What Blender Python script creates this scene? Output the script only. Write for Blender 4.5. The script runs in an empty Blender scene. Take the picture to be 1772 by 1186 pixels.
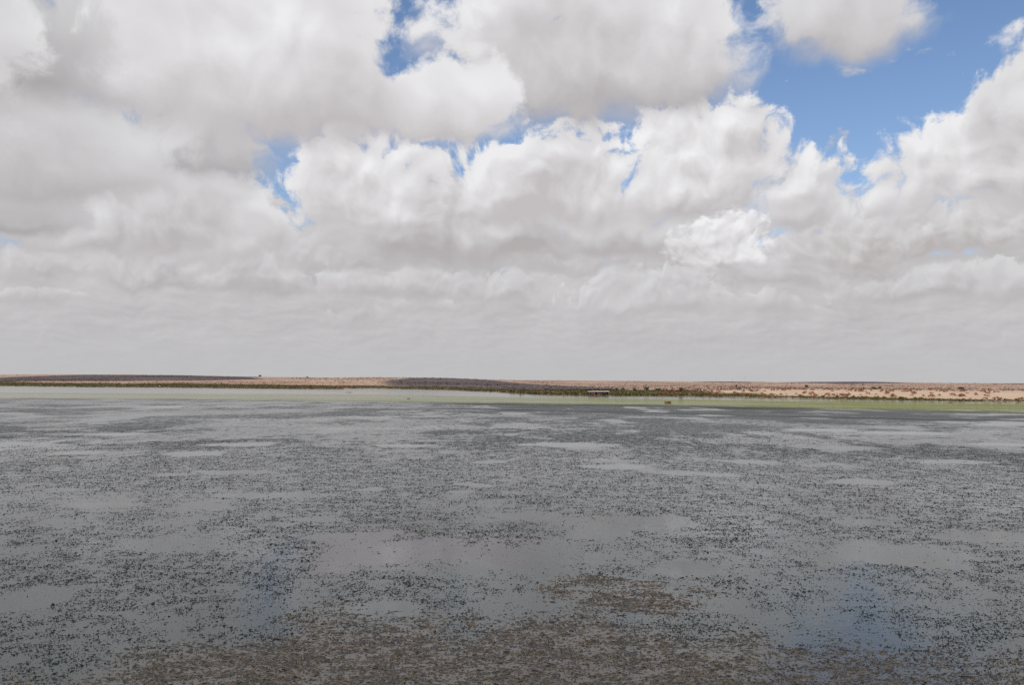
import bpy, math, random
import numpy as np
from mathutils import Vector, Matrix

SC = bpy.context.scene
COL = SC.collection
RNG = np.random.default_rng(7)
random.seed(7)

# ------------------------------------------------------------------ camera
CAM_H = 7.0
PITCH = math.atan(69 / 1364.0)
ROLL = math.radians(0.36)
cd = bpy.data.cameras.new('camera')
cam = bpy.data.objects.new('camera', cd)
COL.objects.link(cam)
cd.sensor_width = 36.0
cd.lens = 36.0 * 1364 / 1772
cd.clip_start = 0.1
cd.clip_end = 60000
cam.matrix_world = (Matrix.Translation((0, 0, CAM_H)) @ Matrix.Rotation(math.pi / 2 + PITCH, 4, 'X')
                    @ Matrix.Rotation(ROLL, 4, 'Z'))
SC.camera = cam
CAM_R = cam.matrix_world.to_3x3()


def ray(px, py):
    """direction in the world that the photograph shows at (px, py) of its 1772 x 1186"""
    return (CAM_R @ Vector(((px - 886) / 1364.0, (593 - py) / 1364.0, -1))).normalized()


def sky_at(px, py):
    d = ray(px, py)
    return math.atan2(d.x, d.y), math.asin(d.z)


def ground_at(px, py, z=0.0):
    d = ray(px, py)
    k = (z - CAM_H) / min(d.z, -1e-4)
    return d.x * k, d.y * k


def at_distance(px, py, dist):
    """point at forward distance dist"""
    d = ray(px, py)
    k = dist / d.y
    return d.x * k, dist, CAM_H + d.z * k


# ------------------------------------------------------------------ nodes
class NT:
    def __init__(self, tree):
        self.t = tree
        self.L = tree.links

    def node(self, typ, **kw):
        n = self.t.nodes.new(typ)
        for k, v in kw.items():
            setattr(n, k, v)
        return n

    def put(self, sock, v):
        if isinstance(v, bpy.types.NodeSocket):
            self.L.new(v, sock)
        elif v is not None:
            sock.default_value = v

    def m(self, op, a, b=None, c=None, clamp=False):
        n = self.node('ShaderNodeMath', operation=op, use_clamp=clamp)
        for i, v in enumerate((a, b, c)):
            self.put(n.inputs[i], v)
        return n.outputs[0]

    def vm(self, op, a, b=None, scale=None):
        n = self.node('ShaderNodeVectorMath', operation=op)
        self.put(n.inputs[0], a)
        if b is not None:
            self.put(n.inputs[1], b)
        if scale is not None:
            self.put(n.inputs['Scale'], scale)
        return n.outputs['Value'] if op in ('LENGTH', 'DOT_PRODUCT') else n.outputs[0]

    def mr(self, v, a, b, c=0.0, d=1.0, smooth=True):
        n = self.node('ShaderNodeMapRange', interpolation_type='SMOOTHSTEP' if smooth else 'LINEAR')
        for i, q in enumerate((v, a, b, c, d)):
            self.put(n.inputs[i], q)
        return n.outputs[0]

    def mix(self, f, a, b, kind='MIX'):
        n = self.node('ShaderNodeMix', data_type='RGBA', blend_type=kind, clamp_factor=True)
        self.put(n.inputs[0], f)
        for i, v in ((6, a), (7, b)):
            if isinstance(v, tuple) and len(v) == 3:
                v = v + (1.0,)
            self.put(n.inputs[i], v)
        return n.outputs[2]

    def bg(self, colour):
        n = self.node('ShaderNodeBackground')
        if isinstance(colour, tuple):
            colour = colour + (1.0,)
        self.put(n.inputs[0], colour)
        n.inputs[1].default_value = 0.1
        return n.outputs[0]

    def over(self, f, a, b):
        n = self.node('ShaderNodeMixShader')
        self.put(n.inputs[0], f)
        self.L.new(a, n.inputs[1])
        self.L.new(b, n.inputs[2])
        return n.outputs[0]

    def xyz(self, x=0.0, y=0.0, z=0.0):
        n = self.node('ShaderNodeCombineXYZ')
        for i, v in enumerate((x, y, z)):
            self.put(n.inputs[i], v)
        return n.outputs[0]

    def noise(self, vec, scale, detail=4.0, rough=0.5, dims='2D', out='Fac', lac=2.0, dist=0.0):
        n = self.node('ShaderNodeTexNoise', noise_dimensions=dims)
        self.put(n.inputs['Vector'], vec)
        n.inputs['Scale'].default_value = scale
        n.inputs['Detail'].default_value = detail
        n.inputs['Roughness'].default_value = rough
        n.inputs['Lacunarity'].default_value = lac
        n.inputs['Distortion'].default_value = dist
        return n.outputs[out]

    def voro(self, vec, scale, detail=3.0, rough=0.5, dims='2D', lac=2.1):
        n = self.node('ShaderNodeTexVoronoi', voronoi_dimensions=dims, feature='F1')
        self.put(n.inputs['Vector'], vec)
        n.inputs['Scale'].default_value = scale
        n.inputs['Detail'].default_value = detail
        n.inputs['Roughness'].default_value = rough
        n.inputs['Lacunarity'].default_value = lac
        return n.outputs['Distance']


# ------------------------------------------------------------------ world: blue sky, cumulus, sun
SUN_EL = math.radians(42)
SUN_H = Vector((-0.45, -0.893))                 # horizontal direction towards the sun: behind, to the left
SUN_DIR = Vector((SUN_H.x * math.cos(SUN_EL), SUN_H.y * math.cos(SUN_EL), math.sin(SUN_EL)))

world = bpy.data.worlds.new('World')
SC.world = world
world.use_nodes = True
world.node_tree.nodes.clear()
W = NT(world.node_tree)


def cloud_group(closure=True):
    """one cumulus: an uneven dome over a softer base, given in azimuth and elevation"""
    g = bpy.data.node_groups.new('cumulus' if closure else 'far_cumulus', 'ShaderNodeTree')
    kind = 'NodeSocketShader' if closure else 'NodeSocketColor'
    I = g.interface
    for nm, ty in (('under', kind), ('az', 'NodeSocketFloat'), ('el', 'NodeSocketFloat'),
                   ('b', 'NodeSocketFloat'), ('relief', 'NodeSocketFloat'),
                   ('caz', 'NodeSocketFloat'), ('cel', 'NodeSocketFloat'), ('w', 'NodeSocketFloat'),
                   ('h', 'NodeSocketFloat'), ('hb', 'NodeSocketFloat'), ('amp', 'NodeSocketFloat'),
                   ('softtop', 'NodeSocketFloat'), ('softbase', 'NodeSocketFloat'),
                   ('gain', 'NodeSocketFloat'), ('opac', 'NodeSocketFloat'),
                   ('top', 'NodeSocketColor'), ('base', 'NodeSocketColor')):
        I.new_socket(nm, in_out='INPUT', socket_type=ty)
    I.new_socket('over', in_out='OUTPUT', socket_type=kind)
    n = NT(g)
    gi = n.node('NodeGroupInput')
    go = n.node('NodeGroupOutput')
    i = {s.name: s for s in gi.outputs}
    dx = n.m('DIVIDE', n.m('SUBTRACT', i['az'], i['caz']), i['w'])
    de = n.m('SUBTRACT', i['el'], i['cel'])
    up = n.m('DIVIDE', n.m('MAXIMUM', de, 0.0), i['h'])
    dn = n.m('DIVIDE', n.m('MINIMUM', de, 0.0), i['hb'])
    r = n.m('SQRT', n.m('ADD', n.m('MULTIPLY', dx, dx), n.m('ADD', n.m('MULTIPLY', up, up), n.m('MULTIPLY', dn, dn))))
    bb = n.m('SUBTRACT', i['b'], 0.5)
    t = n.m('ADD', up, dn)                                   # -1 .. 1 from base to top
    t01 = n.mr(t, -0.5, 0.45)
    d = n.m('ADD', n.m('SUBTRACT', 1.0, r), n.m('MULTIPLY', bb, n.m('MULTIPLY', i['amp'], n.mr(t, -1.0, 0.3, 0.45, 1.0))))
    soft = n.m('ADD', n.m('MULTIPLY', n.m('SUBTRACT', i['softtop'], i['softbase']), t01), i['softbase'])
    a = n.m('MULTIPLY', n.mr(d, 0.0, soft), i['opac'])
    lit = n.m('ADD', n.m('MULTIPLY', n.mr(t, -0.75, 0.65, 0.0, 0.72), 1.0),
              n.m('MULTIPLY', i['relief'], n.m('MULTIPLY', i['gain'], n.mr(t, -0.9, 0.2, 0.25, 1.0))))
    edge = n.mr(d, 0.0, 0.5, 0.16, 0.0)
    lit = n.m('ADD', lit, edge, clamp=True)
    c = n.mix(lit, i['base'], i['top'])
    n.L.new(n.over(a, i['under'], n.bg(c)) if closure else n.mix(a, i['under'], c), go.inputs[0])
    return g


def build_world():
    tc = W.node('ShaderNodeTexCoord')
    D = tc.outputs['Generated']
    sep = W.node('ShaderNodeSeparateXYZ')
    W.L.new(D, sep.inputs[0])
    x, y, z = sep.outputs
    az = W.m('ARCTAN2', x, y)
    el = W.m('ARCSINE', W.m('MINIMUM', W.m('MAXIMUM', z, -1.0), 1.0))
    K = 10.0                                                  # Background strength is 0.1

    sky = W.node('ShaderNodeTexSky', sky_type='NISHITA')
    sky.sun_disc = False
    sky.sun_elevation = SUN_EL
    sky.sun_rotation = math.atan2(SUN_H.x, SUN_H.y)
    sky.altitude = 20
    sky.air_density = 1.0
    sky.dust_density = 0.6
    sky.ozone_density = 2.0
    blue = W.mix(1.0, sky.outputs[0], (1.05, 1.16, 1.28), 'MULTIPLY')

    P = W.xyz(az, el, 0.0)
    # domain warp shared by every cloud
    wv = W.vm('SUBTRACT', W.noise(P, 9.0, 2.0, 0.5, out='Color'), (0.5, 0.5, 0.5))
    wf = W.vm('SUBTRACT', W.noise(P, 38.0, 4.0, 0.6, out='Color'), (0.5, 0.5, 0.5))
    Pw = W.vm('ADD', P, W.vm('ADD', W.vm('SCALE', wv, scale=0.05), W.vm('SCALE', wf, scale=0.010)))
    sw = W.node('ShaderNodeSeparateXYZ')
    W.L.new(Pw, sw.inputs[0])
    azw, elw = sw.outputs[0], sw.outputs[1]

    def billow(scale, off, gain):
        def low(p):
            v = W.voro(p, scale, 1.6, 0.5)
            q = W.noise(p, scale * 0.8, 2.5, 0.55)
            return W.m('ADD', W.m('MULTIPLY', q, 0.9), W.m('MULTIPLY', W.m('SUBTRACT', 0.62, v), 0.40))
        b = low(Pw)
        rel = W.m('MULTIPLY', W.m('SUBTRACT', b, low(W.vm('ADD', Pw, (off * -0.5, off, 0.0)))), gain)
        fine = W.m('SUBTRACT', W.noise(Pw, scale * 3.2, 7.0, 0.66), 0.5)
        b = W.m('ADD', b, W.m('MULTIPLY', fine, 0.75))
        rel = W.m('ADD', rel, W.m('MULTIPLY', fine, 0.55))
        # slow light and dark across the whole bank
        rel = W.m('ADD', rel, W.m('MULTIPLY', W.m('SUBTRACT', W.noise(P, scale * 0.55, 2.0, 0.5), 0.5), 0.9))
        return b, rel

    near = billow(7.0, 0.024, 1.2)
    mid = billow(13.5, 0.014, 1.35)
    far = billow(28.0, 0.007, 1.2)

    # rows of far cumulus that close up towards the horizon
    def rows(sx, sy, off):
        p = W.xyz(W.m('MULTIPLY', azw, sx), W.m('MULTIPLY', W.m('ADD', W.m('MULTIPLY', el, 0.6), W.m('MULTIPLY', elw, 0.4)), sy), 0.0)
        def f(q, det):
            return W.m('ADD', W.noise(q, 1.0, det, 0.60), W.m('MULTIPLY', W.m('SUBTRACT', 0.55, W.voro(q, 1.3, det * 0.3, 0.5)), 0.16))
        s1 = f(p, 6.0)
        r = W.m('SUBTRACT', s1, f(W.vm('ADD', p, (-0.12, 0.26, 0.0)), 3.0))
        return s1, W.m('ADD', W.m('MULTIPLY', r, 0.95), W.m('MULTIPLY', W.m('SUBTRACT', W.noise(p, 0.45, 2.0), 0.5), -0.7))
    ra, rb = rows(13.0, 26.0, 1), rows(26.0, 70.0, 2)
    k = W.mr(el, 0.055, 0.13, 1.0, 0.0)
    s1 = W.m('ADD', W.m('MULTIPLY', rb[0], k), W.m('MULTIPLY', ra[0], W.m('SUBTRACT', 1.0, k)))
    rr = W.m('ADD', W.m('MULTIPLY', rb[1], k), W.m('MULTIPLY', ra[1], W.m('SUBTRACT', 1.0, k)))
    shade = W.m('ADD', rr, 0.46, clamp=True)
    sheet = W.mix(shade, (0.435 * K, 0.418 * K, 0.425 * K), (0.70 * K, 0.685 * K, 0.69 * K))
    cover = W.mr(W.m('ADD', s1, W.mr(el, 0.10, 0.30, 0.30, -0.25, smooth=False)), 0.38, 0.56)
    c = W.mix(cover, blue, sheet)

    g, g2 = cloud_group(), cloud_group(False)

    def cumulus(c, px, hw, ytop, ybase, kind=mid, amp=0.9, st=0.22, sb=0.5, gain=1.0, top=0.80, base=0.42,
                warm=0.012, opac=1.0, below=None, flat=False):
        below = below if below is not None else max(24, 0.30 * (ybase - ytop))
        caz, cel = sky_at(px, ybase - below * 0.55)
        n = W.node('ShaderNodeGroup')
        n.node_tree = g2 if flat else g
        s = n.inputs
        W.put(s['under'], c)
        W.put(s['az'], azw); W.put(s['el'], elw)
        W.put(s['b'], kind[0]); W.put(s['relief'], kind[1])
        vals = dict(caz=caz, cel=cel, w=hw / 1364, h=(ybase - below * 0.55 - ytop) / 1364, hb=below / 1364, amp=amp, softtop=st, softbase=sb,
                    gain=gain, opac=opac)
        for k, v in vals.items():
            s[k].default_value = v
        s['top'].default_value = (top * K, top * 0.998 * K, top * 1.012 * K, 1)
        s['base'].default_value = (base * (1.045 + warm) * K, base * K, base * (1.03 - warm) * K, 1)
        return n.outputs[0]

    flat = True                                               # the far rows are one background, nearer clouds lie over it
    for a in CLOUDS(near, mid, far):
        if flat and not a[4].get('flat'):
            c, flat = W.bg(c), False
        c = cumulus(c, *a[:4], **a[4])

    # dry haze that swallows the lowest clouds
    HZ = (0.515 * K, 0.51 * K, 0.52 * K)
    hz = W.m('MULTIPLY', W.mr(el, 0.0, 0.15, 1.0, 0.0), 0.92)
    hz = W.m('MAXIMUM', hz, W.mr(el, -0.01, 0.6, 0.16, 0.0))
    c = W.over(hz, c, W.bg(HZ))
    c = W.over(W.m('LESS_THAN', el, -0.02), c, W.bg(HZ))
    out = W.node('ShaderNodeOutputWorld')
    W.L.new(c, out.inputs[0])
    world.cycles.sampling_method = 'NONE'


def CLOUDS(near, mid, far):
    F = dict(flat=True, kind=far, st=0.30, sb=0.6, gain=0.9, top=0.70, base=0.45, opac=0.9, amp=1.0)
    M = dict(kind=mid)
    S = dict(kind=mid, st=0.6, sb=0.8, gain=0.8, top=0.72, base=0.47, opac=0.95, amp=0.7)     # soft filling between the towers
    N = dict(kind=near, st=0.22, sb=0.55, gain=0.75, top=0.80, base=0.45, amp=0.8)
    rr = random.Random(12)
    small = []
    for k in range(12):                                        # cloudlets in rows just above the haze
        yb = 500 + 75 * k / 12 + rr.uniform(-8, 8)
        small.append((rr.uniform(-60, 1830), rr.uniform(38, 120) * (1.25 - (yb - 500) / 150), yb - rr.uniform(26, 52) * (1.1 - (yb - 500) / 150), yb,
                      {**F, 'top': rr.uniform(0.68, 0.78), 'base': 0.44, 'opac': 0.75, 'amp': 0.9, 'warm': 0.02}))
    return small[::-1] + [
        # low rows, far away
        (760, 330, 455, 520, {**F, 'base': 0.46}),
        (1130, 220, 450, 545, {**F}),
        (1660, 230, 455, 512, {**F, 'base': 0.43}),
        (1375, 120, 445, 500, {**F}),
        (300, 300, 385, 492, {**F, 'top': 0.74, 'base': 0.42}),
        (620, 240, 370, 470, {**F, 'top': 0.72}),
        (1500, 180, 400, 470, {**F}),
        (980, 160, 390, 470, {**F, 'top': 0.72}),
        # middle rows
        (1600, 290, 335, 445, {**M, 'kind': far, 'st': 0.3, 'top': 0.76, 'base': 0.44, 'warm': .03}),
        (240, 330, 260, 440, {**M, 'top': 0.80, 'base': 0.47, 'st': 0.25}),
        (1110, 330, 255, 450, {**S, 'warm': .02}),
        (760, 360, 240, 465, {**S, 'base': 0.42}),
        (1050, 190, 300, 440, {**M, 'top': 0.74, 'base': 0.44, 'st': 0.35, 'warm': .02}),
        (790, 300, 225, 440, {**M, 'top': 0.78, 'base': 0.41, 'warm': .025, 'st': 0.3}),
        (1400, 95, 240, 390, {**M, 'top': 0.76, 'base': 0.46, 'st': 0.25}),
        (645, 160, 190, 390, {**M, 'top': 0.90, 'base': 0.50}),
        (950, 250, 172, 375, {**M, 'top': 0.88, 'base': 0.52, 'st': 0.22}),
        (1215, 225, 150, 370, {**M, 'top': 0.92, 'base': 0.45, 'warm': .02}),
        (1250, 105, 350, 480, {**M, 'kind': far, 'top': 0.92, 'base': 0.50, 'gain': 1.0, 'amp': 0.6, 'st': 0.25, 'sb': 0.8}),
        (1745, 215, 135, 350, {**M, 'top': 0.88, 'base': 0.46, 'warm': .02}),
        (1810, 105, 30, 210, {**M, 'top': 0.80, 'base': 0.5}),
        # near, overhead
        (10, 115, 300, 392, {**N, 'base': 0.36, 'top': 0.68}),
        (310, 200, 140, 300, {**N, 'base': 0.35, 'top': 0.64, 'sb': 0.7}),
        (80, 270, 80, 330, {**N, 'base': 0.44, 'top': 0.72}),
        (265, 240, -140, 185, {**N, 'base': 0.50, 'top': 0.80}),
        (20, 240, -90, 160, {**N, 'base': 0.36, 'top': 0.60, 'st': 0.6, 'sb': 0.7, 'amp': 0.5}),
        (1050, 335, -190, 185, {**N, 'base': 0.44, 'top': 0.90}),
        (1460, 165, -170, 85, {**N, 'base': 0.44, 'top': 0.78}),
        (740, 200, 80, 240, {**N, 'base': 0.50, 'top': 0.88}),
        (480, 330, -230, 225, {**N, 'base': 0.49, 'top': 0.90}),
        (740, 95, -60, 110, {**N, 'base': 0.6, 'top': 0.8, 'st': 0.8, 'sb': 0.8, 'opac': 0.6, 'amp': 1.2}),
        # unseen clouds higher up, some added to turn the water's reflections greyer
        (-500, 420, -250, 250, {**N}), (2350, 380, -200, 200, {**N}),
        (300, 520, -700, -160, {**N}), (1250, 420, -800, -300, {**N}), (-300, 500, -800, -200, {**N}), (2100, 480, -750, -260, {**N}),
        (750, 800, -1500, -650, {**N}), (1900, 700, -1500, -700, {**N}),
    ]


build_world()

sl = bpy.data.lights.new('sun', 'SUN')
sl.energy = 3.4
sl.angle = math.radians(0.9)
sl.color = (1.0, 0.955, 0.89)
so = bpy.data.objects.new('sun', sl)
COL.objects.link(so)
so.location = (-300, -600, 600)
so.rotation_euler = SUN_DIR.to_track_quat('Z', 'Y').to_euler()

SC.view_settings.view_transform = 'Standard'
SC.view_settings.look = 'None'
SC.view_settings.exposure = 0.0
SC.view_settings.gamma = 1.0
SC.view_settings.use_curve_mapping = False
SC.render.engine = 'CYCLES'
SC.cycles.max_bounces = 6
SC.cycles.diffuse_bounces = 2
SC.cycles.glossy_bounces = 3
SC.cycles.use_adaptive_sampling = True
SC.cycles.adaptive_threshold = 0.013
SC.cycles.adaptive_min_samples = 12
SC.cycles.use_denoising = False


# ------------------------------------------------------------------ numpy helpers
def vnoise(x, y, seed=0):
    xi = np.floor(x).astype(np.int64); yi = np.floor(y).astype(np.int64)
    fx = x - xi; fy = y - yi
    fx = fx * fx * fx * (fx * (fx * 6 - 15) + 10); fy = fy * fy * fy * (fy * (fy * 6 - 15) + 10)

    def h(a, b):
        n = (a * 374761393 + b * 668265263 + seed * 1442695041) & 0xffffffff
        n = ((n ^ (n >> 13)) * 1274126177) & 0xffffffff
        return ((n ^ (n >> 16)) & 0xffff) / 65535.0
    return ((h(xi, yi) * (1 - fx) + h(xi + 1, yi) * fx) * (1 - fy)
            + (h(xi, yi + 1) * (1 - fx) + h(xi + 1, yi + 1) * fx) * fy)


def fbm(x, y, octaves=4, seed=0, gain=0.5):
    s = 0; a = 1.0; t = 0
    c, q = math.cos(0.6), math.sin(0.6)
    for o in range(octaves):
        s = s + a * vnoise(x, y, seed + o * 17); t += a
        x, y = (x * c - y * q) * 2.03 + 5.3, (x * q + y * c) * 2.03 - 3.1
        a *= gain
    return s / t


def smooth(a, b, v):
    t = np.clip((v - a) / (b - a), 0, 1)
    return t * t * (3 - 2 * t)


def mesh_obj(name, verts, faces, mat, parent=None, smooth_shade=False, attrs=None, loc=None, link=True):
    """faces: int array (n, k) or a list of tuples"""
    me = bpy.data.meshes.new(name)
    verts = np.asarray(verts, dtype=np.float32)
    if isinstance(faces, np.ndarray):
        n, k = faces.shape
        me.vertices.add(len(verts)); me.vertices.foreach_set('co', verts.ravel())
        me.loops.add(n * k); me.loops.foreach_set('vertex_index', faces.astype(np.int32).ravel())
        me.polygons.add(n); me.polygons.foreach_set('loop_start', np.arange(0, n * k, k, dtype=np.int32))
        me.update(calc_edges=True)
    else:
        me.from_pydata([tuple(map(float, v)) for v in verts], [], faces)
    me.validate()
    if smooth_shade:
        me.polygons.foreach_set('use_smooth', np.ones(len(me.polygons), dtype=bool))
    for k, v in (attrs or {}).items():
        v = np.asarray(v, dtype=np.float32)
        if v.ndim == 1:
            at = me.attributes.new(k, 'FLOAT', 'POINT'); at.data.foreach_set('value', v)
        else:
            at = me.attributes.new(k, 'FLOAT_VECTOR', 'POINT'); at.data.foreach_set('vector', v.ravel())
    me.materials.append(mat)
    o = bpy.data.objects.new(name, me)
    if link:
        COL.objects.link(o)
    if parent:
        o.parent = parent
    if loc is not None:
        o.location = loc
    return o


def tag(o, label=None, cat=None, group=None, kind=None):
    for k, v in (('label', label), ('category', cat), ('group', group), ('kind', kind)):
        if v:
            o[k] = v
    return o


def empty(name, loc, rz=0.0):
    o = bpy.data.objects.new(name, None)
    COL.objects.link(o)
    o.empty_display_size = 0.5
    o.location = loc
    o.rotation_euler = (0, 0, rz)
    return o


class MB:
    """collects boxes, tubes and free polygons into one mesh"""
    def __init__(self):
        self.v = []; self.f = []

    def poly(self, pts, faces):
        b = len(self.v)
        self.v += [tuple(p) for p in pts]
        self.f += [tuple(i + b for i in q) for q in faces]
        return self

    def box(self, c, s, rz=0.0, tilt=0.0):
        R = Matrix.Rotation(rz, 3, 'Z') @ Matrix.Rotation(tilt, 3, 'X')
        pts = [Vector(c) + R @ Vector((sx * s[0] / 2, sy * s[1] / 2, sz * s[2] / 2))
               for sx in (-1, 1) for sy in (-1, 1) for sz in (-1, 1)]
        return self.poly(pts, [(0, 1, 3, 2), (4, 6, 7, 5), (0, 4, 5, 1), (2, 3, 7, 6), (0, 2, 6, 4), (1, 5, 7, 3)])

    def tube(self, p, q, r0, r1, n=7):
        p, q = Vector(p), Vector(q)
        a = (q - p).normalized()
        u = a.orthogonal().normalized(); w = a.cross(u)
        pts = []
        for c, r in ((p, r0), (q, r1)):
            for i in range(n):
                t = 2 * math.pi * i / n
                pts.append(c + u * (math.cos(t) * r) + w * (math.sin(t) * r))
        fs = [(i, (i + 1) % n, n + (i + 1) % n, n + i) for i in range(n)]
        fs += [tuple(range(n - 1, -1, -1)), tuple(range(n, 2 * n))]
        return self.poly(pts, fs)

    def build(self, name, mat, parent=None, smooth_shade=False):
        return mesh_obj(name, self.v, self.f, mat, parent, smooth_shade)


# ------------------------------------------------------------------ materials
def material(name):
    m = bpy.data.materials.new(name)
    m.use_nodes = True
    m.node_tree.nodes.clear()
    n = NT(m.node_tree)
    out = n.node('ShaderNodeOutputMaterial')
    p = n.node('ShaderNodeBsdfPrincipled')
    n.L.new(p.outputs[0], out.inputs[0])
    return m, n, p, out


def rough_mat(name, c1, c2, scale, rough=0.9, bump=0.0, detail=4, attr_tint=None, spec=0.2):
    m, n, p, out = material(name)
    tc = n.node('ShaderNodeTexCoord')
    f = n.noise(tc.outputs['Object'], scale, detail, 0.6, '3D')
    c = n.mix(n.mr(f, 0.3, 0.7), c1, c2)
    if attr_tint:
        a = n.node('ShaderNodeAttribute', attribute_name=attr_tint)
        c = n.mix(1.0, c, a.outputs['Vector'], 'MULTIPLY')
    n.put(p.inputs['Base Color'], c)
    p.inputs['Roughness'].default_value = rough
    p.inputs['Specular IOR Level'].default_value = spec
    if bump:
        b = n.node('ShaderNodeBump')
        b.inputs['Strength'].default_value = 0.6
        b.inputs['Distance'].default_value = bump
        n.L.new(f, b.inputs['Height'])
        n.L.new(b.outputs[0], p.inputs['Normal'])
    return m


def attr(n, name):
    return n.node('ShaderNodeAttribute', attribute_name=name).outputs['Fac']


# ------------------------------------------------------------------ shoreline and land
SHORE_PX = [(-500, 664.5), (-200, 666.5), (0, 668.3), (150, 670), (330, 671.5), (450, 672.7), (560, 673.8), (590, 673.9),
            (598, 672.6), (640, 672.4), (680, 673.0), (740, 674.6), (800, 676.3), (860, 678.2), (900, 681.6), (960, 683),
            (1020, 684.4), (1100, 684.9), (1170, 685.6), (1250, 687.2), (1330, 688.6), (1450, 690.6), (1600, 693.2),
            (1772, 696.0), (2000, 700), (2400, 708)]
_sh = np.array([ground_at(*p) for p in SHORE_PX])
_az = np.arctan2(_sh[:, 0], _sh[:, 1])
_r = np.hypot(_sh[:, 0], _sh[:, 1])


def shore_r(x, y):
    """distance of the far shore in the direction of (x, y)"""
    a = np.arctan2(x, np.maximum(y, 1e-3))
    return np.interp(a, _az, _r)


def ridge(x, y, pts, dist, wf, wb):
    """a long low hill: crest heights from what stands against the sky, at forward distance dist"""
    q = np.array([at_distance(px, py, dist) for px, py in pts])
    h = np.interp(x, q[:, 0], q[:, 2], left=q[0, 2], right=q[-1, 2])
    wob = (fbm(x / 420, y / 420, 3, 31) - 0.5) * 240
    d = y + wob - dist
    w = np.where(d < 0, wf, wb)
    return np.maximum(h, 0) * np.exp(-(d / w) ** 2)


RIDGES = [
    ([(-700, 652), (-100, 652), (0, 651), (100, 648.7), (220, 648.7), (330, 650), (440, 652.7), (560, 654.5), (700, 659), (900, 664)], 2300, 620, 900),
    ([(380, 660), (520, 656.0), (640, 654.0), (760, 654.3), (860, 658.2), (960, 663.5), (1050, 669)], 1450, 330, 420),
    ([(350, 656), (460, 653.2), (560, 654.3), (700, 656), (880, 658.6), (1000, 659.2), (1100, 660.2), (1180, 661.3), (1300, 664), (1500, 668)], 2900, 700, 1200),
    ([(1100, 667), (1200, 664.8), (1280, 663.2), (1330, 664.0), (1400, 667), (1480, 667.5), (1560, 665.4), (1660, 664.6), (1740, 666.4), (1800, 668.4), (2400, 670)], 1900, 480, 700),
    ([(1100, 663), (1180, 661.4), (1230, 660.9), (1280, 661.2), (1340, 663.2), (1420, 662.0), (1480, 661.4), (1540, 662), (1620, 664), (1740, 664.6), (1800, 664.4), (2400, 667)], 3300, 600, 1500),
]


def land_height(x, y):
    r = np.hypot(x, y)
    inland = r - shore_r(x, y) + (fbm(x / 22, y / 22, 3, 5) - 0.5) * 9
    z = -0.55 + 0.95 * smooth(-14, 6, inland) + 0.9 * smooth(6, 90, inland)
    right = smooth(0.15, 0.35, np.arctan2(x, np.maximum(y, 1e-3)))
    dunes = (fbm(x / 16, y / 26, 4, 11) - 0.35) * smooth(10, 45, inland)
    z = z + dunes * (0.5 + 2.2 * right) * (1 - smooth(250, 500, inland))
    z = z + right * 1.3 * smooth(15, 120, inland)
    hz = np.zeros_like(z)
    for pts, dist, wf, wb in RIDGES:
        hz = np.maximum(hz, ridge(x, y, pts, dist, wf, wb))
    z = z + hz * smooth(60, 420, inland) * 0.93
    z = z + (fbm(x / 60, y / 60, 4, 3) - 0.5) * 1.1 * smooth(80, 300, inland)
    # the bank on which one stands to look out
    near = smooth(13.5, -3.0, y + (fbm(x / 9, y / 9, 3, 8) - 0.5) * 3)
    z = np.where(y < 60, -0.55 + near * 5.9 + (fbm(x / 3, y / 3, 3, 9) - 0.5) * 0.3 * near, z)
    return z


def axis(lim, a, n):
    t = np.linspace(-1, 1, n)
    k = math.asinh(lim / a)
    return a * np.sinh(k * t)


def grid(xs, ys):
    X, Y = np.meshgrid(xs, ys)
    ny, nx = X.shape
    i = (np.arange(ny - 1)[:, None] * nx + np.arange(nx - 1)[None, :]).ravel()
    return X.ravel(), Y.ravel(), np.stack([i, i + 1, i + nx + 1, i + nx], 1)


def land_material():
    m, n, p, out = material('desert_ground')
    g = n.node('ShaderNodeNewGeometry').outputs['Position']
    big = n.noise(g, 0.006, 4, 0.55, '3D')
    med = n.noise(g, 0.05, 5, 0.6, '3D')
    sand = n.mix(n.mr(big, 0.35, 0.65), (0.50, 0.345, 0.245), (0.44, 0.285, 0.20))
    sand = n.mix(n.mr(med, 0.45, 0.75), sand, (0.40, 0.26, 0.18))
    # low scrub too small and far to tell apart
    v = n.noise(g, 0.22, 3, 0.7, '3D')
    cov = n.mr(n.m('ADD', v, n.m('MULTIPLY', n.m('SUBTRACT', big, 0.5), 0.5)), 0.50, 0.60, 0.0, 0.62)
    sand = n.mix(cov, sand, (0.17, 0.105, 0.075))
    bank = n.mix(n.mr(med, 0.3, 0.7), (0.60, 0.44, 0.29), (0.52, 0.36, 0.24))
    c = n.mix(attr(n, 'bank'), sand, bank)
    marsh = n.mix(n.mr(n.noise(g, 0.09, 4, 0.65, '3D'), 0.35, 0.65), (0.075, 0.066, 0.026), (0.16, 0.125, 0.055))
    c = n.mix(attr(n, 'marsh'), c, marsh)
    n.put(p.inputs['Base Color'], c)
    p.inputs['Roughness'].default_value = 0.95
    p.inputs['Specular IOR Level'].default_value = 0.1
    b = n.node('ShaderNodeBump')
    b.inputs['Strength'].default_value = 0.5
    b.inputs['Distance'].default_value = 0.8
    n.L.new(v, b.inputs['Height'])
    n.L.new(b.outputs[0], p.inputs['Normal'])
    return m


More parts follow.
